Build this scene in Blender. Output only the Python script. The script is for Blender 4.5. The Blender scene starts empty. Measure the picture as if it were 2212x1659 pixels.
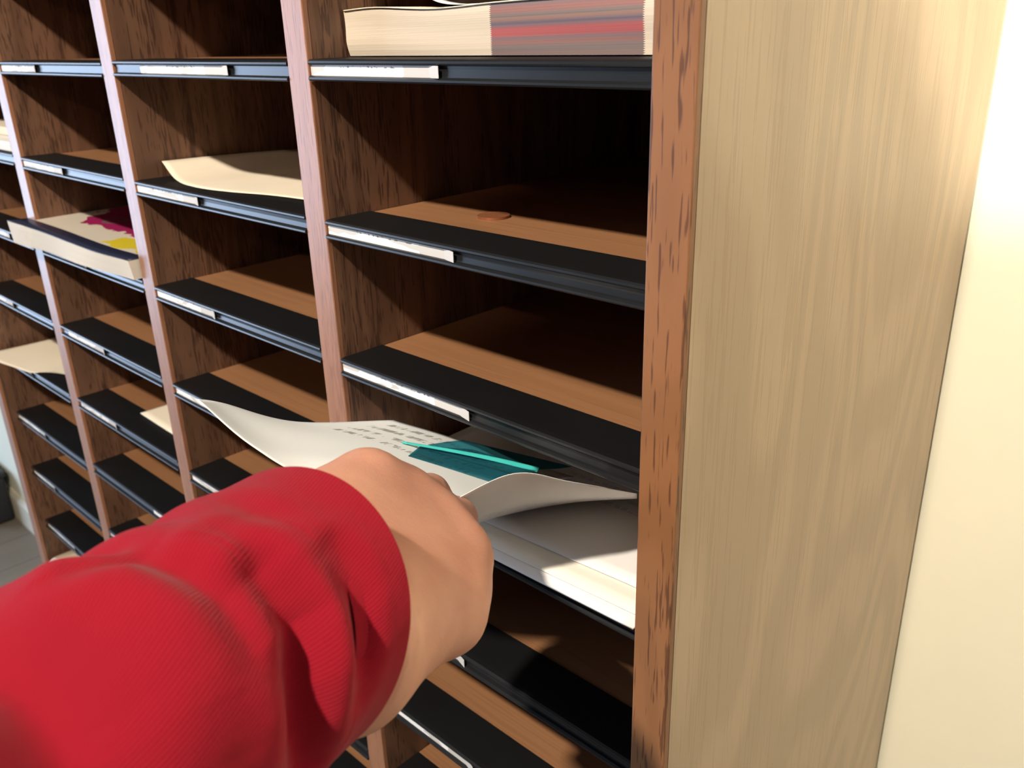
import bpy, bmesh, math, random
import numpy as np
from mathutils import Vector, Matrix
random.seed(7)
scn = bpy.context.scene
COL = scn.collection

# ------------------------------------------------------------------ camera
F_PX, IW, IH = 1881.93, 2212, 1659
CAM = np.array([0.18325917, -0.29193947, 0.00868493])
M = np.array([[0.72407062, -0.24095218, 0.64626913],
              [0.68915888, 0.29072652, -0.66373046],
              [-0.02796027, 0.92596983, 0.37656087]])
cd = bpy.data.cameras.new('camera')
cam = bpy.data.objects.new('camera', cd); COL.objects.link(cam)
mw = Matrix([list(M[i]) + [CAM[i]] for i in range(3)] + [[0, 0, 0, 1]])
cam.matrix_world = mw
cd.sensor_fit = 'HORIZONTAL'; cd.sensor_width = 36.0
cd.lens = 36.0 * F_PX / IW
cd.clip_start = 0.01
cd.dof.use_dof = True; cd.dof.focus_distance = 0.42; cd.dof.aperture_fstop = 17
scn.camera = cam

# ------------------------------------------------------------------ light
w = bpy.data.worlds.new('world'); scn.world = w; w.use_nodes = True
w.node_tree.nodes['Background'].inputs[0].default_value = (1.0, 0.93, 0.84, 1)
w.node_tree.nodes['Background'].inputs[1].default_value = 0.045
vs = scn.view_settings
vs.view_transform = 'Standard'; vs.look = 'None'; vs.gamma = 1; vs.use_curve_mapping = False
vs.exposure = 0.0

def lamp(name, kind, loc, target, power, color, **kw):
    d = bpy.data.lights.new(name, kind); d.energy = power; d.color = color
    for k, v in kw.items(): setattr(d, k, v)
    o = bpy.data.objects.new(name, d); COL.objects.link(o); o.location = loc
    o.rotation_euler = (Vector(target) - Vector(loc)).to_track_quat('-Z', 'Y').to_euler()
    return o
# ceiling lamp above and behind the photographer
lamp('ceiling_lamp', 'POINT', (0.02, -1.10, 1.12), (0, 0, 0), 190, (1.0, 0.88, 0.73), shadow_soft_size=0.04)
# spot deep into the left columns, its cone edge added to imitate the photographer's shadow
lamp('shadow_edge_spot', 'SPOT', (-0.15, -2.4, 1.17), (-0.80, 0.03, -0.20), 36, (1.0, 0.80, 0.60),
     spot_size=math.radians(24), spot_blend=0.06, shadow_soft_size=0.03)
# spot added to brighten the upper right wall, its cone edge imitating a shadow
lamp('wall_fill_spot', 'SPOT', (1.3, -1.6, 1.0), (0.15, 0.32, 0.22), 300, (1.0, 0.92, 0.78), spot_size=math.radians(14), spot_blend=0.05, shadow_soft_size=0.03)
# daylight from a glazed door far to the left
lamp('window_daylight', 'AREA', (-4.7, -2.05, -0.2), (-0.5, 0, -0.2), 140, (0.56, 0.73, 1.0), shape='RECTANGLE', size=2.3, size_y=2.2)
# fill light added at the right to brighten the sorter's outer side panel
lamp('side_fill', 'AREA', (2.2, -0.45, 0.9), (0.0, 0.15, -0.3), 11, (1.0, 0.90, 0.78), shape='RECTANGLE', size=0.6, size_y=0.6)

# ------------------------------------------------------------------ helpers
def px(x, y, d):
    v = np.array([(x - IW / 2) / F_PX * d, -(y - IH / 2) / F_PX * d, -d])
    return CAM + M @ v
def pxz(x, y, z):
    r = M @ np.array([(x - IW / 2) / F_PX, -(y - IH / 2) / F_PX, -1.0])
    return CAM + r * (z - CAM[2]) / r[2]
def c2w(v): return CAM + M @ np.asarray(v, float)

def link(name, me, mat=None, parent=None):
    o = bpy.data.objects.new(name, me); COL.objects.link(o)
    if mat is not None:
        for m_ in (mat if isinstance(mat, (list, tuple)) else [mat]): me.materials.append(m_)
    if parent is not None: o.parent = parent
    return o
def mesh(name, verts, faces, mat=None, parent=None, smooth=False, uvs=None):
    me = bpy.data.meshes.new(name); me.from_pydata([tuple(map(float, v)) for v in verts], [], faces)
    if uvs is not None:
        uv = me.uv_layers.new(name='UVMap')
        for l in me.loops: uv.data[l.index].uv = uvs[l.vertex_index]
    me.update()
    if smooth: me.polygons.foreach_set('use_smooth', [True] * len(me.polygons))
    return link(name, me, mat, parent)
def box(name, lo, hi, mat, parent=None, bev=0.0):
    bm = bmesh.new(); bmesh.ops.create_cube(bm, size=1)
    for v in bm.verts:
        for i in range(3): v.co[i] = lo[i] + (v.co[i] + .5) * (hi[i] - lo[i])
    if bev: bmesh.ops.bevel(bm, geom=bm.edges[:], offset=bev, segments=2, profile=.5, affect='EDGES')
    me = bpy.data.meshes.new(name); bm.to_mesh(me); bm.free()
    return link(name, me, mat, parent)
def extrude_x(name, prof, x0, x1, mat, parent=None, smooth=False):
    """closed (y,z) profile swept from x0 to x1"""
    n = len(prof)
    v = [(x0, y, z) for y, z in prof] + [(x1, y, z) for y, z in prof]
    f = [(i, (i + 1) % n, n + (i + 1) % n, n + i) for i in range(n)]
    f += [tuple(range(n - 1, -1, -1)), tuple(range(n, 2 * n))]
    return mesh(name, v, f, mat, parent, smooth)
def tag(o, label=None, cat=None, group=None, kind=None):
    for k, v in (('label', label), ('category', cat), ('group', group), ('kind', kind)):
        if v: o[k] = v
    return o
def empty(name, loc=(0, 0, 0)):
    o = bpy.data.objects.new(name, None); COL.objects.link(o); o.location = loc; return o

def spline(P, t):
    """Catmull-Rom through the rows of P (n,...) at parameter t in [0,1]"""
    P = np.asarray(P, float); n = len(P)
    Q = np.concatenate([[2 * P[0] - P[1]], P, [2 * P[-1] - P[-2]]])
    out = []
    for s in np.atleast_1d(t):
        u = min(max(s, 0), 1) * (n - 1); i = min(int(u), n - 2); u -= i
        a, b, c, d = Q[i], Q[i + 1], Q[i + 2], Q[i + 3]
        out.append(.5 * (2 * b + (c - a) * u + (2 * a - 5 * b + 4 * c - d) * u * u + (3 * b - a - 3 * c + d) * u ** 3))
    return np.array(out)
def sheet(name, grid, mat, nu=28, nv=28, thick=0.00025, parent=None):
    """thin sheet through a grid of control points grid[row][col]; uv u along a row, v along the rows"""
    G = np.array(grid, float)
    rows = np.stack([spline(r, np.linspace(0, 1, nu)) for r in G])
    S = spline(rows, np.linspace(0, 1, nv))
    v = S.reshape(-1, 3)
    f = [(j * nu + i, j * nu + i + 1, (j + 1) * nu + i + 1, (j + 1) * nu + i) for j in range(nv - 1) for i in range(nu - 1)]
    uv = [(i / (nu - 1), j / (nv - 1)) for j in range(nv) for i in range(nu)]
    o = mesh(name, v, f, mat, parent, True, uv)
    m_ = o.modifiers.new('thick', 'SOLIDIFY'); m_.thickness = thick; m_.offset = 0
    return o

# ------------------------------------------------------------------ materials
class NT:
    def __init__(s, name):
        s.m = bpy.data.materials.new(name); s.m.use_nodes = True
        s.t = s.m.node_tree; s.b = s.t.nodes['Principled BSDF']
    def n(s, typ, **kw):
        nd = s.t.nodes.new(typ)
        for k, v in kw.items():
            if k.startswith('i_'): nd.inputs[k[2:].replace('_', ' ')].default_value = v
            else: setattr(nd, k, v)
        return nd
    def l(s, a, b): s.t.links.new(a, b)
    def coord(s, scale, kind='Object', rot=(0, 0, 0)):
        c = s.n('ShaderNodeTexCoord'); mp = s.n('ShaderNodeMapping')
        mp.inputs['Scale'].default_value = scale; mp.inputs['Rotation'].default_value = rot
        s.l(c.outputs[kind], mp.inputs[0]); return mp.outputs[0]
    def noise(s, vec, scale=1, detail=3, rough=.55, dist=0):
        nd = s.n('ShaderNodeTexNoise'); s.l(vec, nd.inputs['Vector'])
        nd.inputs['Scale'].default_value = scale; nd.inputs['Detail'].default_value = detail
        nd.inputs['Roughness'].default_value = rough; nd.inputs['Distortion'].default_value = dist
        return nd.outputs['Fac']
    def ramp(s, fac, stops, interp='LINEAR'):
        r = s.n('ShaderNodeValToRGB'); e = r.color_ramp.elements; r.color_ramp.interpolation = interp
        while len(e) > 1: e.remove(e[-1])
        for i, (p, c) in enumerate(stops):
            el = e[0] if i == 0 else e.new(p)
            el.position = p; el.color = (c if len(c) == 4 else (*c, 1)) if hasattr(c, '__len__') else (c, c, c, 1)
        s.l(fac, r.inputs[0]); return r.outputs[0]
    def mix(s, fac, a, b, mode='MIX'):
        m_ = s.n('ShaderNodeMix', data_type='RGBA', blend_type=mode)
        for inp, v in ((m_.inputs[0], fac), (m_.inputs[6], a), (m_.inputs[7], b)):
            if hasattr(v, 'is_linked'): s.l(v, inp)
            elif hasattr(v, '__len__'): inp.default_value = (*v[:3], 1)
            else: inp.default_value = v
        return m_.outputs[2]
    def math(s, op, a, b=None, c=None):
        m_ = s.n('ShaderNodeMath', operation=op)
        for i, v in enumerate((a, b, c)):
            if v is None: continue
            if hasattr(v, 'is_linked'): s.l(v, m_.inputs[i])
            else: m_.inputs[i].default_value = v
        return m_.outputs[0]
    def bump(s, h, strength=.3, dist=.001):
        b = s.n('ShaderNodeBump'); b.inputs['Strength'].default_value = strength; b.inputs['Distance'].default_value = dist
        s.l(h, b.inputs['Height']); s.l(b.outputs[0], s.b.inputs['Normal'])
    def col(s, c):
        if hasattr(c, 'is_linked'): s.l(c, s.b.inputs['Base Color'])
        else: s.b.inputs['Base Color'].default_value = (*c, 1)
    def set(s, **kw):
        for k, v in kw.items(): s.b.inputs[k.replace('_', ' ')].default_value = v
        return s

def flat(name, c, rough=.6, var=.06, scale=60, **kw):
    n = NT(name); f = n.noise(n.coord((1, 1, 1)), scale, 3)
    n.col(n.mix(n.ramp(f, [(.3, 0.), (.7, 1.)]), tuple(x * (1 - var) for x in c), tuple(min(1, x * (1 + var)) for x in c)))
    n.set(Roughness=rough, **kw); return n.m

def oak(name, light, dark, pore, across, seed, pore_amt=.8, figure=.55, rough=.45, coat=0.0, fig_scale=1.0, pz=62, th=.70):
    """vertical grained oak; across = scale vector factor across the grain (x,y), grain along z"""
    n = NT(name)
    ax, ay = across
    c = n.coord((ax, ay, 1)); 
    off = n.n('ShaderNodeVectorMath', operation='ADD'); n.l(c, off.inputs[0]); off.inputs[1].default_value = seed
    def sc(v):
        m_ = n.n('ShaderNodeVectorMath', operation='MULTIPLY'); n.l(off.outputs[0], m_.inputs[0]); m_.inputs[1].default_value = v
        return m_.outputs[0]
    # cathedral figure: contour lines of a stretched noise field
    fld = n.noise(sc((9 * fig_scale, 9 * fig_scale, 1.3)), 1, 2, .45, .2)
    bands = n.math('SINE', n.math('MULTIPLY', fld, 95))
    fig = n.ramp(n.math('MULTIPLY_ADD', bands, .5, .5), [(.25, 0.), (.8, 1.)])
    broad = n.noise(sc((14, 14, .8)), 1, 3)
    fibre = n.noise(sc((420, 420, 6)), 1, 3, .6)
    pores = n.noise(sc((720, 720, pz)), 1, 1, .5); clus = n.noise(sc((150, 150, 2.2)), 1, 2, .5)
    pm = n.ramp(n.math('MULTIPLY_ADD', clus, .55, n.math('MULTIPLY', pores, .75)), [(th, 0.), (th + .055, 1.)])
    base = n.mix(broad, light, dark)
    base = n.mix(n.math('MULTIPLY', fig, figure), base, tuple(x * .55 for x in dark))
    base = n.mix(n.math('MULTIPLY', fibre, .35), base, tuple(x * .75 for x in light))
    base = n.mix(n.math('MULTIPLY', pm, pore_amt), base, pore)
    n.col(base); n.set(Roughness=rough)
    n.bump(n.math('SUBTRACT', 1.0, pm), .15, .0003)
    if coat: n.set(Coat_Weight=coat, Coat_Roughness=.35)
    return n.m

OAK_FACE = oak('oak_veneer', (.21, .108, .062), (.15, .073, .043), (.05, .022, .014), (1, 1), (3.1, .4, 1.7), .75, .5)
OAK_EDGE = oak('oak_edge', (.30, .135, .058), (.255, .11, .043), (.075, .028, .014), (1, 1), (7.3, 2.4, .2), .75, .25, .45, 0, 1, 48, .735)
OAK_DIV = oak('oak_divider_edge', (.40, .19, .105), (.33, .15, .08), (.18, .08, .05), (1, 1), (2.3, 5.4, 3.2), .4, .2, .36, .12)
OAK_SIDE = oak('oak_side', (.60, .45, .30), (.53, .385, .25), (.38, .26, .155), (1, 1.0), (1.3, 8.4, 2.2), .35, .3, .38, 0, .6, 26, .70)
SHELF_WOOD = oak('shelf_wood', (.31, .15, .068), (.26, .12, .054), (.18, .08, .036), (.02, 1), (4.2, 4.1, 6.), .3, .15, .5)
BLACK = flat('black_plastic', (.012, .013, .015), .30, .15, 25)
BLACK_TOP = flat('black_top', (.004, .004, .0045), .6, .15, 25, Specular_IOR_Level=.25)
WALL = flat('wall_paint', (.93, .91, .73), .7, .012, 18)
BASEB = flat('baseboard_paint', (.72, .66, .52), .5, .02, 10)
PAPER = flat('paper', (.80, .79, .77), .7, .015, 30)
CREAM = flat('cream_paper', (.78, .70, .56), .7, .03, 20)
CARD = None
def card_mat():
    n = NT('label_paper')
    c = n.coord((1, 1, 1), 'UV')
    sp = n.n('ShaderNodeSeparateXYZ'); n.l(c, sp.inputs[0])
    u, v = sp.outputs[0], sp.outputs[1]
    # worn remnants of print along the upper edge of the card, whited out below
    sx = n.n('ShaderNodeCombineXYZ'); n.l(n.math('MULTIPLY', u, 46), sx.inputs[0]); n.l(n.math('MULTIPLY', v, 3), sx.inputs[1])
    oi = n.n('ShaderNodeObjectInfo'); n.l(n.math('MULTIPLY', oi.outputs['Random'], 50), sx.inputs[2])
    sp_ = n.noise(sx.outputs[0], 1, 2)
    inx = n.math('MULTIPLY', n.math('GREATER_THAN', u, .25), n.math('LESS_THAN', u, .72))
    iny = n.math('MULTIPLY', n.math('GREATER_THAN', v, .74), n.math('LESS_THAN', v, .92))
    mk = n.math('MULTIPLY', n.math('MULTIPLY', inx, iny), n.math('GREATER_THAN', sp_, .56))
    sl = n.n('ShaderNodeCombineXYZ'); n.l(n.math('MULTIPLY', u, 5), sl.inputs[0]); n.l(n.math('MULTIPLY', v, 1.2), sl.inputs[1]); n.l(n.math('MULTIPLY', oi.outputs['Random'], 90), sl.inputs[2])
    white = n.math('MULTIPLY', n.math('GREATER_THAN', n.noise(sl.outputs[0], 1, 1), .43), n.math('LESS_THAN', u, .74))
    base = n.mix(white, (.62, .60, .57), (.93, .93, .93))
    n.col(n.mix(n.math('MULTIPLY', mk, .8), base, (.06, .06, .07))); n.set(Roughness=.55)
    return n.m
CARD = card_mat()

# ------------------------------------------------------------------ setting
FLOOR_Z, WALL_Y = -1.325, 0.324
def floor_mat():
    n = NT('grey_plank_floor')
    c = n.n('ShaderNodeTexCoord')
    sp = n.n('ShaderNodeSeparateXYZ'); n.l(c.outputs['Object'], sp.inputs[0])
    px_ = n.math('MULTIPLY', sp.outputs[0], 1 / .15)
    row = n.math('FLOOR', px_); fr = n.math('FRACT', px_)
    gap = n.math('LESS_THAN', fr, .03)
    cb = n.n('ShaderNodeCombineXYZ'); n.l(n.math('MULTIPLY', sp.outputs[0], 22), cb.inputs[0]); n.l(n.math('MULTIPLY', sp.outputs[1], 1.6), cb.inputs[1]); n.l(n.math('MULTIPLY', row, 3.7), cb.inputs[2])
    g = n.noise(cb.outputs[0], 1, 4)
    n.col(n.mix(n.math('MULTIPLY', gap, .6), n.mix(g, (.27, .225, .175), (.16, .13, .10)), (.06, .05, .04)))
    n.set(Roughness=.5); return n.m
tag(box('floor', (-5, -4, FLOOR_Z - .05), (3, WALL_Y + .1, FLOOR_Z), floor_mat()), kind='structure')
tag(box('wall_back', (-5, WALL_Y, FLOOR_Z), (3, WALL_Y + .1, 1.6), WALL), kind='structure')
for nm, x0, x1 in (('baseboard_left', -5, -1.02), ('baseboard_right', .02, 3)):
    tag(extrude_x(nm, [(WALL_Y, FLOOR_Z), (WALL_Y - .014, FLOOR_Z), (WALL_Y - .014, FLOOR_Z + .075), (WALL_Y - .006, FLOOR_Z + .09), (WALL_Y, FLOOR_Z + .09)], x0, x1, BASEB), kind='structure')

# ------------------------------------------------------------------ the literature sorter
SORT = empty('literature_sorter', (-0.49, 0.15, FLOOR_Z))
tag(SORT, 'tall four column oak mail sorter with black lipped shelves against the cream wall', 'mail sorter')
def sp_(o):
    o.parent = SORT; o.matrix_parent_inverse = Matrix.Translation((0.49, -0.15, -FLOOR_Z)); return o
TOP = 0.52; YB = WALL_Y - .004; PROUD = -.012
PR, PL = .0063, -.0134
D3 = (-.2705, -.2502); D2 = (-.5222, -.5025); D1 = (-.7679, -.7468); L0 = (-1.006, -.985)
def panel(name, x0, x1, yf, mat, emat):
    o = sp_(box(name, (x0, yf + .004, FLOOR_Z + .0), (x1, YB, TOP), mat))
    e = box('edge_strip', (x0, yf, FLOOR_Z), (x1, yf + .004, TOP), emat, bev=.0006)
    e.parent = o
    return o
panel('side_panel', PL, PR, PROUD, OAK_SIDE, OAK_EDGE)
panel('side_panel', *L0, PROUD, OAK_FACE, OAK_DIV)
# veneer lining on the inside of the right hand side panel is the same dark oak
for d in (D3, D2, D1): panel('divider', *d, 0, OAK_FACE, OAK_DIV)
sp_(box('back_panel', (L0[1], YB - .006, FLOOR_Z + .08), (PL, YB, TOP), OAK_FACE))
sp_(box('top_panel', (L0[0], PROUD, TOP), (PR, YB, TOP + .02), OAK_FACE, bev=.001))
sp_(box('kick_base', (L0[1], .02, FLOOR_Z), (PL, .038, FLOOR_Z + .085), OAK_FACE))

COLS = {3: (D3[1], PL), 2: (D2[1], D3[0]), 1: (D1[1], D2[0]), 0: (L0[1], D1[0])}
Z = {3: [-.0031, -.0915, -.1783, -.2624, -.3531, -.4398], 2: [-.0039, -.0913, -.1756, -.2606, -.3437],
     1: [-.0050, -.0906, -.1741, -.2588, -.3405, -.4190], 0: [-.0050, -.0895, -.1735, -.2587, -.3420, -.4243, -.5029, -.5831]}
for c in Z:
    while len(Z[c]) < 15: Z[c].append(Z[c][-1] - .0832)
    for k in range(5): Z[c].insert(0, Z[c][0] + .086)
def zs(c, k): return Z[c][k + 5]
CARDS = {(3, 0): (-.2497, -.1425), (2, 0): (-.4604, -.3364), (1, 0): (-.7451, -.6576), (3, 1): (-.2495, -.139), (2, 1): (-.502, -.4029),
         (1, 1): (-.7455, -.6464), (3, 2): (-.2495, -.1334), (2, 2): (-.5011, -.4055), (1, 2): (-.746, -.6385), (0, 2): (-.90, -.8365),
         (2, 3): (-.5, -.431), (1, 3): (-.7307, -.6401), (0, 3): (-.965, -.8845), (1, 4): (-.7415, -.6508), (3, 4): (-.2485, -.1495),
         (0, 5): (-.9833, -.8887), (0, 6): (-.9792, -.9046), (0, 7): (-.9796, -.8856), (1, 5): (-.6051, -.5221), (3, 5): (-.2485, -.1474),
         (1, 6): (-.7456, -.675), (0, 1): (-.97, -.88), (2, 4): (-.50, -.41), (0, 4): (-.97, -.88), (3, 3): (-.2485, -.16)}
for c, (x0, x1) in COLS.items():
    for k in range(-5, 14):
        z = zs(c, k); a, b = x0 + .0006, x1 - .0006
        s = sp_(box('shelf', (a, .0325, z - .0042), (b, YB - .0062, z - .0008), SHELF_WOOD))
        prof = [(.033, z), (.004, z), (.0008, z - .0002), (-.0004, z - .0010), (-.0006, z - .0020), (.0, z - .0028), (.0016, z - .0032),
                (.0019, z - .0055), (.0016, z - .0084), (.0002, z - .0087), (-.0010, z - .0094), (-.0012, z - .0104), (-.0004, z - .0112),
                (.0010, z - .0114), (.0034, z - .0100), (.0040, z - .0045), (.033, z - .0045)]
        h = extrude_x('label_holder', prof, a, b, [BLACK, BLACK_TOP], s)
        h.data.polygons[0].material_index = 1; h.data.polygons[1].material_index = 1
        h['label'] = 'black label holder lip'
        if (c, k) in CARDS:
            u0, u1 = CARDS[c, k]; n = 12; v = []; uv = []
            for i in range(n + 1):
                t = i / n; x = u0 + (u1 - u0) * t
                cur = .0022 * max(0, (t - .93) / .07) ** 2
                v += [(x, .0012 - cur, z - .0086), (x, .0012 - cur, z - .0030)]; uv += [(t, 0), (t, 1)]
            f = [(2 * i, 2 * i + 2, 2 * i + 3, 2 * i + 1) for i in range(n)]
            q = mesh('label_card', v, f, CARD, s, False, uv)
            q['label'] = 'white paper label card'
            md = q.modifiers.new('t', 'SOLIDIFY'); md.thickness = .0003; md.offset = -1

# ------------------------------------------------------------------ papers and books
def page_edge_mat():
    n = NT('page_edges'); c = n.n('ShaderNodeTexCoord'); sp = n.n('ShaderNodeSeparateXYZ'); n.l(c.outputs['Object'], sp.inputs[0])
    x, z = sp.outputs[0], sp.outputs[2]
    zt = n.math('ADD', z, n.math('MULTIPLY', n.math('ADD', x, .25), -.012))       # pages rise slightly to the right
    lay = n.n('ShaderNodeCombineXYZ'); n.l(n.math('MULTIPLY', zt, 2600), lay.inputs[2]); n.l(n.math('MULTIPLY', x, 6), lay.inputs[0])
    fine = n.noise(lay.outputs[0], 1, 2)
    st = n.n('ShaderNodeCombineXYZ'); n.l(n.math('MULTIPLY', zt, 420), st.inputs[2]); n.l(n.math('MULTIPLY', x, 3), st.inputs[0])
    s2 = n.noise(st.outputs[0], 1, 2, .6)
    stripes = n.ramp(n.math('MULTIPLY_ADD', zt, 1 / .026, .14), [(0, (.30, .22, .2)), (.12, (.24, .22, .21)), (.2, (.42, .2, .17)), (.27, (.28, .2, .21)), (.33, (.66, .13, .13)),
        (.44, (.62, .14, .14)), (.47, (.36, .2, .22)), (.52, (.17, .16, .22)), (.6, (.48, .27, .19)), (.64, (.24, .24, .22)), (.74, (.5, .22, .18)), (.8, (.36, .2, .19)), (.86, (.27, .24, .23)), (.92, (.5, .24, .19)), (1, (.4, .25, .22))])
    stripes = n.mix(n.math('MULTIPLY', s2, .35), stripes, (.38, .22, .2))
    zig = n.math('MULTIPLY', n.math('PINGPONG', n.math('MULTIPLY', z, 2300), 1), .0013)
    inx = n.math('MULTIPLY', n.math('GREATER_THAN', n.math('ADD', x, zig), -.1325), n.math('LESS_THAN', n.math('ADD', x, zig), -.0435))
    cream = n.mix(n.math('MULTIPLY', fine, .5), (.66, .57, .46), (.50, .425, .34))
    stripes = n.mix(1.0, stripes, (.62, .62, .66), 'MULTIPLY')
    n.col(n.mix(inx, cream, stripes)); n.set(Roughness=.8)
    n.bump(fine, .25, .0004); return n.m
z0 = zs(3, 0) + .0006
def book():
    B = empty('directory_book', (-.14, .15, z0))
    tag(B, 'thick cream directory with red and blue striped page edges lying in the top right compartment', 'book')
    inv = Matrix.Translation((.14, -.15, -z0))
    x0, x1, y0, y1 = -.2488, -.0175, .0265, .29
    nx, nz = 60, 8; v = []; f = []
    def top(x):
        t = (x - x0) / (x1 - x0)
        return z0 + .0228 - .0012 * math.exp(-((t - .33) / .13) ** 2) + .0012 * math.exp(-((t - .1) / .08) ** 2) + .0028 * max(0, t - .45)
    for i in range(nx + 1):
        t = i / nx; x = x0 + (x1 - x0) * t
        for j in range(nz + 1):
            s = j / nz; z = z0 + (top(x) - z0) * s
            bulge = .0018 * math.sin(math.pi * s) + .0008 * math.sin(7 * s + 3 * t)
            xx = x + (.0022 * (s - 1) * -1 * (1 if i == 0 else 0))
            v.append((xx, y0 - bulge * .6, z))
    nf = len(v)
    v += [(a, y1, c) for a, b, c in v]
    st = nz + 1
    for i in range(nx):
        for j in range(nz):
            q = i * st + j
            f.append((q, q + st, q + st + 1, q + 1)); f.append((nf + q, nf + q + 1, nf + q + st + 1, nf + q + st))
        q = i * st + nz; f.append((q, q + st, nf + q + st, nf + q)); q = i * st; f.append((q, nf + q, nf + q + st, q + st))
    for j in range(nz):
        f.append((j, j + 1, nf + j + 1, nf + j)); q = nx * st + j; f.append((q, nf + q, nf + q + 1, q + 1))
    o = mesh('page_block', v, f, page_edge_mat(), B); o.matrix_parent_inverse = inv
    # loose top pages, one of them curling up off the block
    g = []
    for yy in (y0 - .0012, .08, .17, .285):
        g.append([(x, yy, top(x) + .0005) for x in (x0 + .001, x0 + .03, x0 + .075, x0 + .12, x0 + .17, x1 - .001)])
    c = sheet('cover', g, CREAM, 40, 10, .0006, B); c.matrix_parent_inverse = inv
    g = []
    for yy, lift in ((.042, 1), (.09, .9), (.16, .7), (.26, .5)):
        g.append([(-.218 + (1 - lift) * .02, yy, z0 + .0235 + .020 * lift), (-.205, yy + .004, z0 + .0235 + .0085 * lift), (-.185, yy, z0 + .0242 + .001 * lift), (-.155, yy, z0 + .0238), (-.10, yy, z0 + .0250), (-.03, yy, z0 + .0258)])
    c = sheet('curled_page', g, PAPER, 40, 12, .0003, B); c.matrix_parent_inverse = inv
    c['label'] = 'white page curling up at its left end'
book()

# penny on the second shelf of the right column
def coin():
    n = NT('copper'); f = n.noise(n.coord((1, 1, 1)), 900, 2)
    n.col(n.mix(f, (.50, .20, .10), (.36, .13, .06))); n.set(Metallic=.6, Roughness=.45); n.bump(f, .3, .0003)
    bm = bmesh.new(); bmesh.ops.create_cone(bm, cap_ends=True, segments=40, radius1=.0095, radius2=.0095, depth=.0015)
    r = bmesh.ops.inset_region(bm, faces=[fc for fc in bm.faces if fc.normal.z > .9], thickness=.001, depth=-.00025)
    me = bpy.data.meshes.new('coin'); bm.to_mesh(me); bm.free()
    o = link('coin', me, n.m); o.location = (-.176, .066, zs(3, 1) + .0000)
    tag(o, 'small copper coin lying on the brown shelf board in the right column', 'coin')
coin()

def text_mat(name, base, ink, lines, u0, u1, v0, v1, dens=.5, freq=60, fade=.8):
    """rows of small unreadable print between the given uv limits"""
    n = NT(name); c = n.coord((1, 1, 1), 'UV'); sp = n.n('ShaderNodeSeparateXYZ'); n.l(c, sp.inputs[0]); u, v = sp.outputs[0], sp.outputs[1]
    r = n.math('MULTIPLY', n.math('SUBTRACT', v, v0), lines / (v1 - v0)); fr = n.math('FRACT', r)
    cb = n.n('ShaderNodeCombineXYZ'); n.l(n.math('MULTIPLY', u, freq), cb.inputs[0]); n.l(n.math('MULTIPLY', n.math('FLOOR', r), 5.3), cb.inputs[1]); n.l(n.math('MULTIPLY', fr, 1.5), cb.inputs[2])
    w1 = n.math('GREATER_THAN', n.noise(cb.outputs[0], 1, 2), 1 - dens)
    ok = n.math('MULTIPLY', n.math('LESS_THAN', fr, .42), w1)
    for a in (n.math('GREATER_THAN', u, u0), n.math('LESS_THAN', u, u1), n.math('GREATER_THAN', v, v0), n.math('LESS_THAN', v, v1)): ok = n.math('MULTIPLY', ok, a)
    n.col(n.mix(n.math('MULTIPLY', ok, fade), base, ink)); n.set(Roughness=.6); return n.m

# sheet in the second column, second row
z = zs(2, 1)
g = [[(-.512, .0235, z + .012), (-.47, .018, z + .0012), (-.425, .010, z + .0009), (-.385, .014, z + .0009), (-.345, .024, z + .0009), (-.29, .03, z + .001)],
     [(-.510, .10, z + .010), (-.47, .10, z + .0012), (-.425, .10, z + .0009), (-.385, .10, z + .0009), (-.345, .10, z + .0009), (-.29, .10, z + .001)],
     [(-.505, .25, z + .003), (-.47, .25, z + .0012), (-.425, .25, z + .0009), (-.385, .25, z + .0009), (-.345, .25, z + .0009), (-.29, .25, z + .001)]]
g = [[(min(max(x, -.5005), -.272), y, q) for x, y, q in r] for r in g]
tag(sheet('paper_sheet', g, CREAM), 'cream paper sheet curling up on a shelf in the second column from the right', 'paper')

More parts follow.
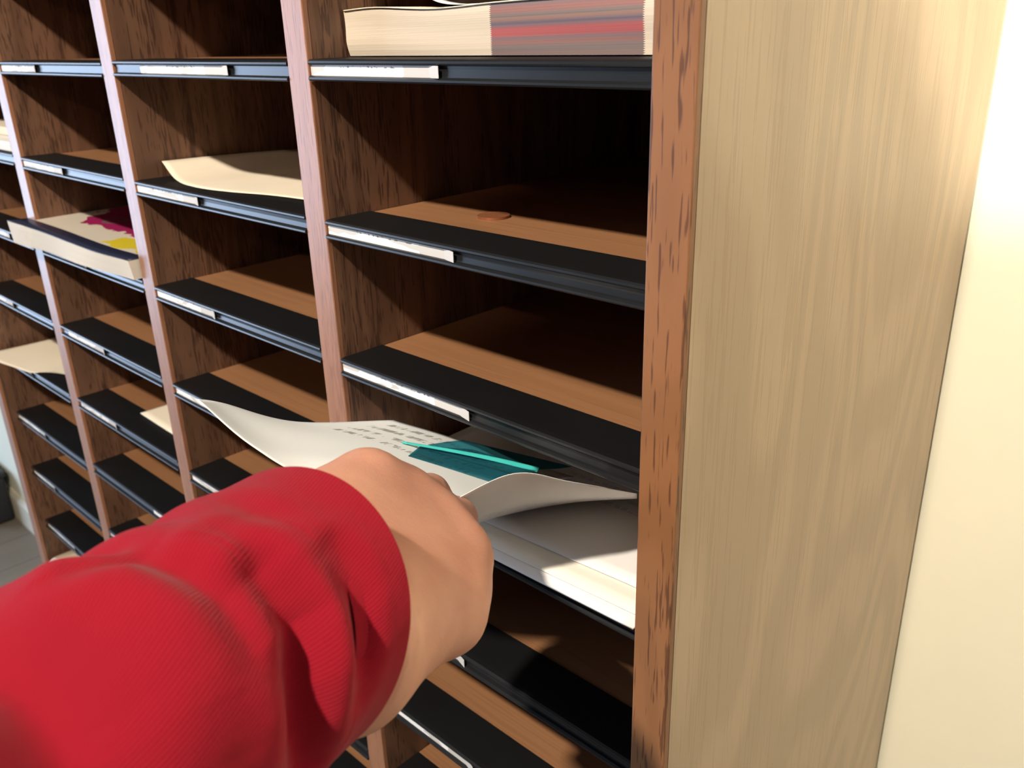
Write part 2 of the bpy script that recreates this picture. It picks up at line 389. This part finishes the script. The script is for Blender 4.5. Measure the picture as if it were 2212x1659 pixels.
# catalogue stack sticking out in column three from the right
def catalogue():
    z = zs(1, 2) + .0005
    B = empty('magazine', (-.65, .1, z)); inv = Matrix.Translation((.65, -.1, -z))
    tag(B, 'thick cream magazine with navy spine strip and magenta and yellow cover, jutting from its slot', 'magazine')
    x0, x1 = -.7445, -.5255
    n = NT('magazine_cover'); c = n.coord((1, 1, 1), 'UV'); sp = n.n('ShaderNodeSeparateXYZ'); n.l(c, sp.inputs[0]); u, v = sp.outputs[0], sp.outputs[1]
    wob = n.math('MULTIPLY', n.math('SUBTRACT', n.noise(c, 9, 2), .5), .16)
    vv = n.math('ADD', v, wob); uu = n.math('ADD', u, wob)
    base = n.mix(n.noise(c, 3, 2), (.68, .62, .52), (.56, .50, .42))
    mag = n.math('MULTIPLY', n.math('MULTIPLY', n.math('GREATER_THAN', n.math('ADD', vv, n.math('MULTIPLY', uu, -.06)), .19), n.math('LESS_THAN', vv, .50)), n.math('GREATER_THAN', n.math('ADD', uu, n.math('MULTIPLY', vv, .9)), .36))
    base = n.mix(mag, base, (.30, .015, .09))
    yel = n.math('MULTIPLY', n.math('MULTIPLY', n.math('GREATER_THAN', vv, .095), n.math('LESS_THAN', vv, .20)), n.math('GREATER_THAN', uu, .62))
    base = n.mix(yel, base, (.62, .50, .03))
    rr = n.math('POWER', n.math('ADD', n.math('POWER', n.math('MULTIPLY', n.math('SUBTRACT', u, .27), 1.0), 2), n.math('POWER', n.math('SUBTRACT', v, .30), 2)), .5)
    ring = n.math('LESS_THAN', n.math('ABSOLUTE', n.math('SUBTRACT', rr, .045)), .012)
    base = n.mix(n.math('MULTIPLY', ring, .7), base, (.12, .11, .10))
    navy = n.math('LESS_THAN', v, .075)
    n.col(n.mix(navy, base, (.012, .016, .04))); n.set(Roughness=.35)
    def top(t): return z + .0165 + .0055 * (1 - t) ** 2
    xs = [x0 + (x1 - x0) * t for t in (0, .25, .5, .75, 1)]
    fy = lambda t: -.019 + .012 * t + .002 * math.sin(6 * t)
    def xl(xv, y): return xv - max(0, -(y + .001)) * 1.3 * (1 if xv == x0 else 0)
    g = [[(xl(xs[i], fy(i / 4) if j == 0 else 1), (fy(i / 4) if j == 0 else yy), top(i / 4) + .0006) for i in range(5)] for j, yy in enumerate((0, .06, .14, .26))]
    o = sheet('cover', g, n.m, 36, 24, .0006, B); o.matrix_parent_inverse = inv
    pm = NT('magazine_pages'); cc = pm.coord((6, 6, 2200)); f = pm.noise(cc, 1, 2); pm.col(pm.mix(f, (.80, .76, .68), (.60, .55, .48))); pm.set(Roughness=.8); pm.bump(f, .3, .0005)
    v = []; N = 24
    for i in range(N + 1):
        t = i / N; x = x0 + (x1 - x0) * t; y = fy(t); xx = xl(x0, y) if i == 0 else x
        v += [(xx, y + .0015 + .0015 * math.sin(9 * t), z + .0003 + (.003 if y < -.001 else 0) * 0), (xx, y, top(t)), (x, .258, z + .0003), (x, .258, top(t))]
    f = []
    for i in range(N):
        a = 4 * i; b = a + 4
        f += [(a, b, b + 1, a + 1), (a + 1, b + 1, b + 3, a + 3), (a + 3, b + 3, b + 2, a + 2), (a + 2, b + 2, b, a)]
    f += [(0, 1, 3, 2), (4 * N, 4 * N + 2, 4 * N + 3, 4 * N + 1)]
    o = mesh('page_block', v, f, pm.m, B); o.matrix_parent_inverse = inv
catalogue()

# leftmost column papers
z = zs(0, 1)
for i, (h0, h1, m_, lb) in enumerate(((.0005, .010, PAPER, 'white paper stack lying lowest in the second slot of the leftmost column'),
                                 (.0105, .019, CREAM, 'cream paper stack resting on the white stack in the leftmost column'))):
    tag(box('paper_stack', (-.98 + .004 * i, .004 + .02 * i, z + h0), (-.782 - .012 * i, .27, z + h1), m_, bev=.0008), lb, 'paper stack')
z = zs(0, 4)
g = [[(-.972, -.008, z + .004), (-.94, -.019, z + .0035), (-.90, -.012, z + .0022), (-.866, -.004, z + .0012), (-.857, .012, z + .001)],
     [(-.972, .03, z + .003), (-.94, .03, z + .0025), (-.90, .03, z + .0018), (-.862, .03, z + .001), (-.80, .035, z + .001)],
     [(-.970, .08, z + .003), (-.94, .09, z + .0025), (-.90, .10, z + .0018), (-.85, .10, z + .001), (-.79, .10, z + .001)],
     [(-.968, .2, z + .003), (-.94, .2, z + .0025), (-.90, .2, z + .0018), (-.85, .2, z + .001), (-.79, .2, z + .001)]]
tag(sheet('paper_sheet', g, CREAM), 'cream sheet hanging over the shelf lip in the leftmost column', 'paper')
z = zs(1, 4)
g = [[(-.649, .0245, z + .0012), (-.60, .023, z + .0012), (-.53, .0215, z + .0012)], [(-.647, .13, z + .0012), (-.60, .13, z + .0012), (-.53, .13, z + .0012)], [(-.645, .24, z + .0012), (-.60, .24, z + .0012), (-.53, .24, z + .0012)]]
tag(sheet('envelope', g, CREAM, thick=.0012), 'cream envelope lying alone at the right of a slot, third column from the right', 'envelope')
# white book in the lowest visible slot of the leftmost column
z = zs(0, 8) + .0004
def lowbook():
    B = empty('booklet', (-.9, .1, z)); inv = Matrix.Translation((.9, -.1, -z))
    tag(B, 'thick white rounded booklet in the lowest visible slot of the leftmost column', 'booklet')
    prof = [(-.011 + .016 * (1 - math.cos(a)) * .6, z + .013 + .0125 * -math.cos(b)) for a, b in [(0, 0)]]
    ys = []
    for i in range(13):
        a = math.pi * i / 12
        ys.append((-.012 + .009 * (1 - math.sin(a)), z + .0135 - .013 * math.cos(a)))
    prof = ys + [(.25, z + .0265), (.25, z + .0005)]
    o = extrude_x('page_block', prof, -.978, -.79, PAPER, B, False); o.matrix_parent_inverse = inv
    n = NT('booklet_cover'); c = n.coord((1, 1, 1), 'UV'); sp = n.n('ShaderNodeSeparateXYZ'); n.l(c, sp.inputs[0])
    rr = n.math('ADD', n.math('POWER', n.math('SUBTRACT', sp.outputs[0], .24), 2), n.math('POWER', n.math('MULTIPLY', n.math('SUBTRACT', sp.outputs[1], .08), 1.4), 2))
    n.col(n.mix(n.math('LESS_THAN', rr, .0009), (.66, .58, .44), (.1, .08, .07))); n.set(Roughness=.5)
    g = [[(x, y, z + .0272) for x in (-.977, -.88, -.791)] for y in (-.002, .12, .249)]
    o = sheet('cover', g, n.m, 12, 12, .0006, B); o.matrix_parent_inverse = inv
lowbook()

# stack in the compartment the hand reaches into
z = zs(3, 3)
FORM = text_mat('form_print', (.78, .77, .76), (.25, .25, .28), 16, .45, .97, .22, .75, .55, 70, .35)
LOWP = text_mat('print_corner', (.80, .77, .68), (.12, .12, .12), 3, .86, .97, .085, .16, .62, 50, .8)
def flat_sheet(name, x0, x1, y0, y1, z, m_, lb, skew=0., lip=0., th=.0009):
    xs = np.linspace(x0, x1, 4); ys = np.linspace(y0, y1, 4)
    g = [[(x, y + skew * (x - x0), z + (lip if j == 0 else 0) + .0004 * math.sin(9 * x + 20 * y)) for x in xs] for j, y in enumerate(ys)]
    return tag(sheet(name, g, m_, thick=th), lb, 'paper')
flat_sheet('paper_sheet', -.245, -.018, -.009, .27, z + .0012, PAPER, 'white sheet lowest in the pile under the hand, its edge along the black lip', 0.01, .0004, .0014)
flat_sheet('paper_sheet', -.243, -.016, -.0062, .27, z + .0031, LOWP, 'white sheet with a few marks at the lit corner beside the oak end panel', .035, .0, .0008)
flat_sheet('printed_form', -.238, -.020, .008, .275, z + .0046, FORM, 'white form with faint print, on top of the pile under the hand', .05, .0, .0008)

LETTER = text_mat('letter_print', (.80, .83, .83), (.10, .09, .08), 4, .10, .80, .70, .985, .50, 60, .65)
g = [[px(425, 862, .395), px(545, 964, .385), px(690, 1040, .392), px(975, 1098, .404)],
     [px(482, 871, .418), px(622, 958, .410), px(800, 1010, .412), px(1010, 1080, .417)],
     [px(640, 911, .455), px(785, 952, .450), px(930, 1003, .447), px(1085, 1055, .452)],
     [px(850, 908, .505), px(960, 940, .512), px(1090, 985, .52), px(1240, 1030, .53)]]
tag(sheet('letter', g, LETTER, 40, 40), 'white printed letter held by the hand, its left end curling out past the divider', 'paper')
FLAP = text_mat('flap_print', (.80, .775, .76), (.3, .27, .26), 12, .05, .7, .40, .52, .5, 60, .35)
zc = zs(3, 3) + .0065
g = [[px(970, 1085, .398), px(1110, 1023, .396), px(1235, 1041, .412), px(1376, 1066, .444)],
     [px(990, 1110, .432), px(1108, 1065, .430), px(1235, 1066, .444), px(1376, 1070, .458)],
     [.4 * px(1010, 1130, .47) + .6 * pxz(1010, 1140, zc), .4 * px(1100, 1105, .475) + .6 * pxz(1100, 1112, zc), .4 * px(1230, 1085, .475) + .6 * pxz(1230, 1086, zc), px(1376, 1074, .478)],
     [pxz(1010, 1128, zc), pxz(1100, 1098, zc), pxz(1230, 1080, zc), px(1376, 1077, .50)],
     [pxz(1010, 1100, zc), pxz(1100, 1070, zc), pxz(1230, 1050, zc), px(1376, 1070, .53)]]
tag(sheet('paper_sheet', g, FLAP, 40, 30), 'greyish sheet arched up between the hand and the oak end panel', 'paper')

def teal():
    B = empty('plastic_folder', px(1050, 1000, .48)); inv = Matrix.Translation(-Vector(px(1050, 1000, .48)))
    tag(B, 'translucent teal plastic folder lying on the printed letter', 'folder')
    n = NT('teal_film'); n.col((.02, .22, .26)); n.set(Roughness=.25, Alpha=.80)
    n.t.nodes.remove(n.b)
    tr = n.n('ShaderNodeBsdfTransparent'); tr.inputs[0].default_value = (.26, .60, .68, 1)
    gl = n.n('ShaderNodeBsdfPrincipled'); gl.inputs['Base Color'].default_value = (.05, .22, .25, 1); gl.inputs['Roughness'].default_value = .3
    mx = n.n('ShaderNodeMixShader'); mx.inputs[0].default_value = .22
    n.l(tr.outputs[0], mx.inputs[1]); n.l(gl.outputs[0], mx.inputs[2]); n.l(mx.outputs[0], n.t.nodes['Material Output'].inputs[0])
    e = flat('teal_edge', (.05, .50, .46), .35)
    L, R = (868, 956), (1165, 1014)
    fl, fr_ = (882, 985), (1090, 1043)
    def lerp(a, b, t): return tuple(a[i] + (b[i] - a[i]) * t for i in range(len(a)))
    ts = (0, .33, .66, 1)
    g = [[px(*lerp(fl, fr_, t), .447 + .004 * t) for t in ts], [px(*lerp(lerp(fl, fr_, t), lerp((905, 966), R, t), .5), .457 + .006 * t) for t in ts], [px(*lerp((905, 966), R, t), .468 + .01 * t) for t in ts]]
    o = sheet('front_flap', g, n.m, 16, 10, .0003, B); o.matrix_parent_inverse = inv
    g = [[px(*lerp((905, 966), R, t), .469 + .01 * t) for t in ts], [px(*lerp((950, 957), (1205, 1012), t), .483 + .012 * t) for t in ts], [px(*lerp((1000, 951), (1235, 1008), t), .497 + .012 * t) for t in ts]]
    o = sheet('back_flap', g, n.m, 16, 10, .0003, B); o.matrix_parent_inverse = inv
    g = [[px(*lerp(L, R, t), .4672 + .01 * t) for t in ts], [px(*lerp((868, 958), (1150, 1020), t), .4655 + .01 * t) for t in ts], [px(*lerp((869, 960), (1152, 1016), t), .4640 + .01 * t) for t in ts]]
    g = [[px(868, 954, .466), px(960, 968, .468), px(1060, 986, .472), px(1165, 1010, .476)], [px(869, 957, .465), px(960, 974, .467), px(1060, 995, .471), px(1160, 1020, .475)]]
    o = sheet('folded_edge', g, e, 24, 4, .0006, B); o.matrix_parent_inverse = inv; o['label'] = 'bright teal folded edge'
teal()

# low dark box by the baseboard beyond the sorter
def storage_box():
    x0, x1, y0, y1, h = -2.76, -2.515, .232, .307, .165
    B = empty('storage_box', ((x0 + x1) / 2, (y0 + y1) / 2, FLOOR_Z)); inv = Matrix.Translation((-(x0 + x1) / 2, -(y0 + y1) / 2, -FLOOR_Z))
    tag(B, 'low black box on the floor against the baseboard beyond the left end of the sorter', 'box')
    m_ = flat('box_black', (.02, .022, .025), .5)
    o = box('body', (x0, y0, FLOOR_Z), (x1, y1, FLOOR_Z + h - .02), m_, B, .01); o.matrix_parent_inverse = inv
    o = box('lid', (x0 - .004, y0 - .004, FLOOR_Z + h - .021), (x1 + .004, y1 + .004, FLOOR_Z + h), m_, B, .006); o.matrix_parent_inverse = inv
storage_box()

# ------------------------------------------------------------------ the reaching person: arm, hand, sleeve
def cp(x, y, d): return np.array([(x - IW / 2) / F_PX * d, -(y - IH / 2) / F_PX * d, -d])
def sdf_cap(P, a, b, ra, rb):
    ab = b - a; t = np.clip(((P - a) @ ab) / (ab @ ab), 0, 1)
    return np.linalg.norm(P - a - t[:, None] * ab, axis=1) - (ra + (rb - ra) * t)
def smin(a, b, k):
    h = np.clip(.5 + .5 * (b - a) / k, 0, 1); return b + (a - b) * h - k * h * (1 - h)
W_ = cp(640, 1330, .262)
mcp = {'pinky': cp(795, 1040, .345), 'ring': cp(870, 1075, .358), 'middle': cp(940, 1130, .361), 'index': cp(992, 1197, .351)}
tmc, tmp_ = cp(742, 1440, .280), cp(930, 1326, .326)
ELB = np.array([-.200, -.150, -.120]); SHO = np.array([-.10, -.21, .13])
def unit(v): return v / np.linalg.norm(v)
U = unit(mcp['middle'] - W_); Vr = unit(mcp['index'] - mcp['pinky']); Nd = unit(np.cross(U, Vr))
if Nd[2] < 0: Nd = -Nd
PINCH = cp(985, 1115, .402)
fing = {}
for nm, ln in (('index', (.036, .022, .018)), ('middle', (.040, .025, .019)), ('ring', (.037, .023, .019)), ('pinky', (.030, .018, .017))):
    m0 = mcp[nm]
    spread = {'index': .0, 'middle': .05, 'ring': .1, 'pinky': .16}[nm]
    dn = {'index': .75, 'middle': .27, 'ring': .22, 'pinky': .45}[nm]
    d1 = unit(U * .95 - Nd * dn + Vr * spread * .6)
    d2 = unit(U * .10 - Nd * .98 + Vr * spread)
    d3 = unit(-U * .75 - Nd * .65 + Vr * spread)
    p1 = m0 + d1 * ln[0]; p2 = p1 + d2 * ln[1]; p3 = p2 + d3 * ln[2]
    fing[nm] = (m0, p1, p2, p3)
thumb = (tmc, tmp_, tmp_ + unit(U * .75 - Nd * .62 - Vr * .35) * .031, tmp_ + unit(U * .75 - Nd * .62 - Vr * .35) * .031 + unit(U * .45 - Nd * .6 - Vr * .75) * .025)
FD = unit(np.array([-.52, -.295, .71])); HN = unit(np.array([-.288, .025, .71])); HC = cp(612, 1329, .272)
def hand_sdf(P):
    wu = Vr * .011
    d = sdf_cap(P, W_ - wu, ELB - wu * .6, .0225, .029)
    d = smin(d, sdf_cap(P, W_ + wu, ELB + wu * .6, .0225, .029), .02)
    d = smin(d, sdf_cap(P, ELB, SHO, .032, .044), .02)
    for i, nm in enumerate(('pinky', 'ring', 'middle', 'index')):
        base = W_ + Vr * (-.014 + .0095 * i) + U * .012
        d = smin(d, sdf_cap(P, base, mcp[nm] - Nd * .002, .0165, .0125), .016)
        d = smin(d, sdf_cap(P, base - Nd * .010, mcp[nm] - Nd * .011 - U * .012, .014, .011), .012)
    d = smin(d, sdf_cap(P, tmc, tmp_, .0175, .0138), .014)
    d = smin(d, sdf_cap(P, W_ + Vr * .016, tmc, .019, .0175), .014)
    web = .5 * (tmp_ + mcp['index']) - U * .012
    d = smin(d, sdf_cap(P, web - Nd * .006, .5 * (tmc + W_) + U * .03 + Nd * .001, .0125, .015), .016)
    d = smin(d, sdf_cap(P, .3 * tmp_ + .7 * mcp['index'] - U * .004 - Nd * .003, .5 * (tmc + W_) + U * .03 + Nd * .003, .0115, .015), .014)
    d = smin(d, sdf_cap(P, .75 * tmp_ + .25 * mcp['index'] - U * .004 - Nd * .001, tmc + Nd * .003, .0120, .015), .014)
    d = smin(d, sdf_cap(P, W_ - Vr * .016 - Nd * .006, mcp['pinky'] - U * .02 - Nd * .008, .0155, .0125), .012)
    d = smin(d, np.linalg.norm(P - cp(984, 1340, .324), axis=1) - .0092, .012)
    d = smin(d, np.linalg.norm(P - cp(998, 1266, .338), axis=1) - .0088, .012)
    # knuckle heads
    for nm in mcp: d = smin(d, np.linalg.norm(P - (mcp[nm] - Nd * .001), axis=1) - .0118, .010)
    for nm, r in (('pinky', .0078), ('ring', .0086), ('middle', .0092), ('index', .0092)):
        a, b, c, e = fing[nm]
        f = sdf_cap(P, a, b, r * 1.22, r * 1.05); f = smin(f, sdf_cap(P, b, c, r * 1.08, r * .95), .003); f = smin(f, sdf_cap(P, c, e, r * .96, r * .78), .003)
        d = smin(d, f, .0035)
    a, b, c, e = thumb
    f = smin(sdf_cap(P, b, c, .0125, .0108), sdf_cap(P, c, e, .0112, .0085), .004)
    d = smin(d, f, .005)
    # inside the sleeve the arm stays within the cloth
    q = P - HC; hh = q @ HN; ss = q @ FD
    rr = np.linalg.norm(q - ss[:, None] * FD, axis=1) - (.0418 + np.maximum(0, -hh) * 2.2 - np.clip((hh - .002) / .02, 0, 1) * .0105 - np.clip((ss - .03) / .04, 0, 1) * .006)
    return np.where(hh > -.012, np.where(ss < .155, np.maximum(d, rr), d), d)
def surface_nets(fn, lo, hi, h):
    n = np.ceil((hi - lo) / h).astype(int) + 1
    ax = [lo[i] + h * np.arange(n[i]) for i in range(3)]
    G = np.stack(np.meshgrid(*ax, indexing='ij'), -1).reshape(-1, 3)
    D = np.concatenate([fn(G[i:i + 200000]) for i in range(0, len(G), 200000)]).reshape(n)
    ins = D < 0
    cn = [(i, j, k) for i in (0, 1) for j in (0, 1) for k in (0, 1)]
    sub = lambda A, c: A[c[0]:n[0] - 1 + c[0], c[1]:n[1] - 1 + c[1], c[2]:n[2] - 1 + c[2]]
    cnt = sum(sub(ins, c).astype(int) for c in cn); act = (cnt > 0) & (cnt < 8)
    idx = -np.ones(act.shape, int); ids = np.argwhere(act); idx[act] = np.arange(len(ids))
    acc = np.zeros((len(ids), 3)); w = np.zeros(len(ids))
    vals = {c: sub(D, c)[act] for c in cn}
    for c in cn:
        for a in range(3):
            if c[a]: continue
            c2 = list(c); c2[a] = 1; c2 = tuple(c2)
            s = (vals[c] < 0) != (vals[c2] < 0)
            t = np.where(s, vals[c] / np.where(s, vals[c] - vals[c2], 1), 0)
            p = np.tile(np.array(c, float), (len(ids), 1)); p[:, a] += t
            acc[s] += p[s]; w[s] += 1
    V = lo + h * (ids + acc / w[:, None])
    F = []
    for a in range(3):
        b, c = (a + 1) % 3, (a + 2) % 3
        sl0 = [slice(0, n[i]) for i in range(3)]; sl1 = list(sl0); sl0[a] = slice(0, n[a] - 1); sl1[a] = slice(1, n[a])
        i0, i1 = ins[tuple(sl0)], ins[tuple(sl1)]
        for flip, mask in ((False, i0 & ~i1), (True, ~i0 & i1)):
            e = np.argwhere(mask)
            e = e[(e[:, b] > 0) & (e[:, c] > 0) & (e[:, b] < n[b] - 1) & (e[:, c] < n[c] - 1)]
            q = []
            for db, dc in ((0, 0), (-1, 0), (-1, -1), (0, -1)):
                k = e.copy(); k[:, b] += db; k[:, c] += dc
                q.append(idx[k[:, 0], k[:, 1], k[:, 2]])
            q = np.stack(q, 1)
            F.append(q[:, ::-1] if flip else q)
    return V, np.concatenate(F)
pts = np.array([W_, ELB, SHO, *mcp.values(), tmc, tmp_, *[p for f_ in fing.values() for p in f_], *thumb])
V, Fc = surface_nets(hand_sdf, pts.min(0) - .055, pts.max(0) + .055, .0021)
Vw = (M @ V.T).T + CAM
def skin_mat():
    n = NT('skin')
    c = n.coord((1, 1, 1)); a = n.noise(c, 30, 3); b = n.noise(c, 1100, 3); 
    n.col(n.mix(n.ramp(a, [(.3, 0.), (.7, 1.)]), (.60, .315, .22), (.50, .235, .165)))
    n.set(Roughness=.5, Subsurface_Weight=.25, Subsurface_Scale=.004); n.b.inputs['Subsurface Radius'].default_value = (1, .35, .2)
    wr = n.noise(n.coord((260, 90, 160)), 1, 3, .6)
    n.bump(n.math('ADD', n.math('MULTIPLY', b, .5), wr), .22, .0009); return n.m
person = mesh('person', Vw, [tuple(map(int, q)) for q in Fc], skin_mat(), None, True)
md = person.modifiers.new('smooth', 'SMOOTH'); md.factor = .5; md.iterations = 6
tag(person, 'left arm of a person in a red sleeve reaching in to pinch papers', 'person')

# red sleeve: rings swept along the arm, hem cut slightly oblique, folds pressed into it
c0 = cp(612, 1329, .272)
ctr = np.array([c0 - FD * .0, c0 + FD * .05, c0 + FD * .105, c0 + FD * .165, ELB + np.array([.0, -.012, .04]), SHO])
rad = np.array([.0434, .0436, .0445, .047, .056, .062])
NS, NA = 300, 260
tt = np.linspace(0, 1, NS) ** 1.35
Cc = spline(ctr, tt); Rr = spline(rad[:, None], tt)[:, 0]
arc = np.r_[0, np.cumsum(np.linalg.norm(np.diff(Cc, axis=0), axis=1))]
T = np.gradient(Cc, arc, axis=0); T /= np.linalg.norm(T, axis=1)[:, None]
T[:4] = FD
E1 = [unit(np.cross(T[0], [0, 0, 1.]))]
for i in range(1, NS):
    e = E1[-1] - T[i] * (E1[-1] @ T[i]); E1.append(unit(e))
E1 = np.array(E1); E2 = np.cross(T, E1)
th = np.linspace(0, 2 * np.pi, NA, endpoint=False)
FOLDS = [  # (line as (angle, distance from hem) points, depth, width, ridge)
    ([(5.1, .0335), (4.91, .0322), (4.74, .0315), (4.54, .0328), (4.35, .0342), (4.06, .0348), (3.82, .0335)], .0095, .0054, .45),
    ([(4.95, .0175), (4.62, .0153), (4.33, .0158), (4.13, .018)], .0058, .0054, .35),
    ([(5.03, .0137), (4.83, .0111), (4.62, .0087)], .0016, .0028, .5),
    ([(5.46, .0335), (5.27, .0315), (5.03, .0322)], .0018, .0040, .5),
    ([(5.78, .0574), (5.65, .0479), (5.36, .0448), (5.1, .0434), (4.86, .0434), (4.71, .0434), (4.52, .0404)], .0042, .0045, .5),
    ([(5.97, .0200), (5.53, .0220), (5.2, .0215)], .0012, .0040, .6),
    ([(6.0, .083), (5.39, .0792), (5.17, .0792), (4.91, .0800), (4.74, .0815), (4.4, .083)], .0130, .0130, .35),  # recess deepened to darken the sleeve where a cast shadow falls
    ([(6.3, .0560), (5.94, .0480), (5.73, .0426)], .0040, .0050, .5),
    ([(6.5, .032), (6.1, .030), (5.8, .031)], .0018, .0045, .5),
]
def seg_dist(X, Y, poly):
    """signed distance of the surface points (X around, Y along) to a fold line, and how far along it they lie"""
    best = np.full(X.shape, 9.); sg = np.ones(X.shape); tp = np.zeros(X.shape)
    L = np.r_[0, np.cumsum([math.dist(p, q) for p, q in zip(poly, poly[1:])])]
    for k, ((x0, y0), (x1, y1)) in enumerate(zip(poly, poly[1:])):
        dx, dy = x1 - x0, y1 - y0; l2 = dx * dx + dy * dy
        t = np.clip(((X - x0) * dx + (Y - y0) * dy) / l2, 0, 1)
        ex, ey = X - x0 - t * dx, Y - y0 - t * dy
        d = np.hypot(ex, ey); m_ = d < best
        best = np.where(m_, d, best); sg = np.where(m_, np.sign(dx * ey - dy * ex), sg); tp = np.where(m_, (L[k] + t * math.sqrt(l2)) / L[-1], tp)
    return best, sg, tp
RB = .0436
TH, SS = np.meshgrid(th, arc)
DISP = np.zeros(TH.shape)
for poly, amp, wid, ridge in FOLDS:
    thp = [p[0] for p in poly]; mid = sum(thp) / len(thp)
    Tc = (TH - mid + np.pi) % (2 * np.pi) - np.pi + mid
    d, sg, tp = seg_dist(Tc * RB, SS, [(a * RB, b) for a, b in poly])
    env = np.sin(np.pi * np.clip(.12 + .8 * tp, 0, 1)) ** .7
    DISP += env * amp * (-np.exp(-(d / wid) ** 2) + ridge * np.exp(-((d - 1.9 * wid) / (1.2 * wid)) ** 2) * np.where(sg > 0, 1, .6))
rng = np.random.default_rng(3)
for k in range(14):
    ph, sl, am, fr = rng.uniform(0, 6.28), rng.uniform(-1.5, 1.5), rng.uniform(.0001, .0004), rng.uniform(60, 160)
    DISP += am * np.sin(fr * SS + sl * np.sin(TH + ph) + ph) * np.clip(SS / .03, 0, 1)
DISP *= np.clip((SS - .002) / .012, 0.25, 1)
SH = []
for j in range(NA):
    b_ = RB * (np.cos(th[j]) * E1[0] + np.sin(th[j]) * E2[0]); SH.append(-(b_ @ HN) / (FD @ HN))
SH = np.array(SH)
def ring(i, dr=0., ds=0.):
    r = Rr[i] + DISP[i] + dr
    fade = max(0., 1 - arc[i] / .085) ** 1.5
    return Cc[i] + T[i] * (SH * fade + ds)[:, None] + r[:, None] * (np.cos(th)[:, None] * E1[i] + np.sin(th)[:, None] * E2[i])
verts = np.concatenate([ring(i) for i in range(NS)]).tolist()
uvs = [(th[j] * RB, arc[i]) for i in range(NS) for j in range(NA)]
faces = [(i * NA + j, i * NA + (j + 1) % NA, (i + 1) * NA + (j + 1) % NA, (i + 1) * NA + j) for i in range(NS - 1) for j in range(NA)]
base = len(verts)
for ds, dr in ((-.0008, -.0010), (.0, -.0022), (.02, -.0030)):        # turned-in hem
    verts += ring(0, dr, ds).tolist(); uvs += [(th[j] * RB, ds) for j in range(NA)]
rings = [0] + [base + q * NA for q in range(3)]
for a, b in zip(rings, rings[1:]): faces += [(b + j, b + (j + 1) % NA, a + (j + 1) % NA, a + j) for j in range(NA)]
faces.append(tuple((NS - 1) * NA + j for j in range(NA)))
def red_mat():
    n = NT('red_twill'); c = n.coord((1, 1, 1), 'UV'); sp = n.n('ShaderNodeSeparateXYZ'); n.l(c, sp.inputs[0])
    u, v = sp.outputs[0], sp.outputs[1]
    rib = n.math('MULTIPLY_ADD', n.math('SINE', n.math('MULTIPLY', n.math('ADD', u, n.math('MULTIPLY', v, .45)), 2 * math.pi / .00115)), .5, .5)
    fz = n.noise(n.coord((1, 1, 1)), 1500, 2)
    n.col(n.mix(n.math('MULTIPLY', rib, .25), (.25, .0045, .015), (.185, .0032, .011)))
    n.set(Roughness=.95, Specular_IOR_Level=.15, Sheen_Weight=.06, Sheen_Roughness=.5)
    n.bump(n.math('ADD', rib, n.math('MULTIPLY', fz, .6)), .35, .0004); return n.m
slv = mesh('sleeve', (M @ np.array(verts).T).T + CAM, faces, red_mat(), person, True, uvs)
slv['label'] = 'red ribbed cotton sleeve'
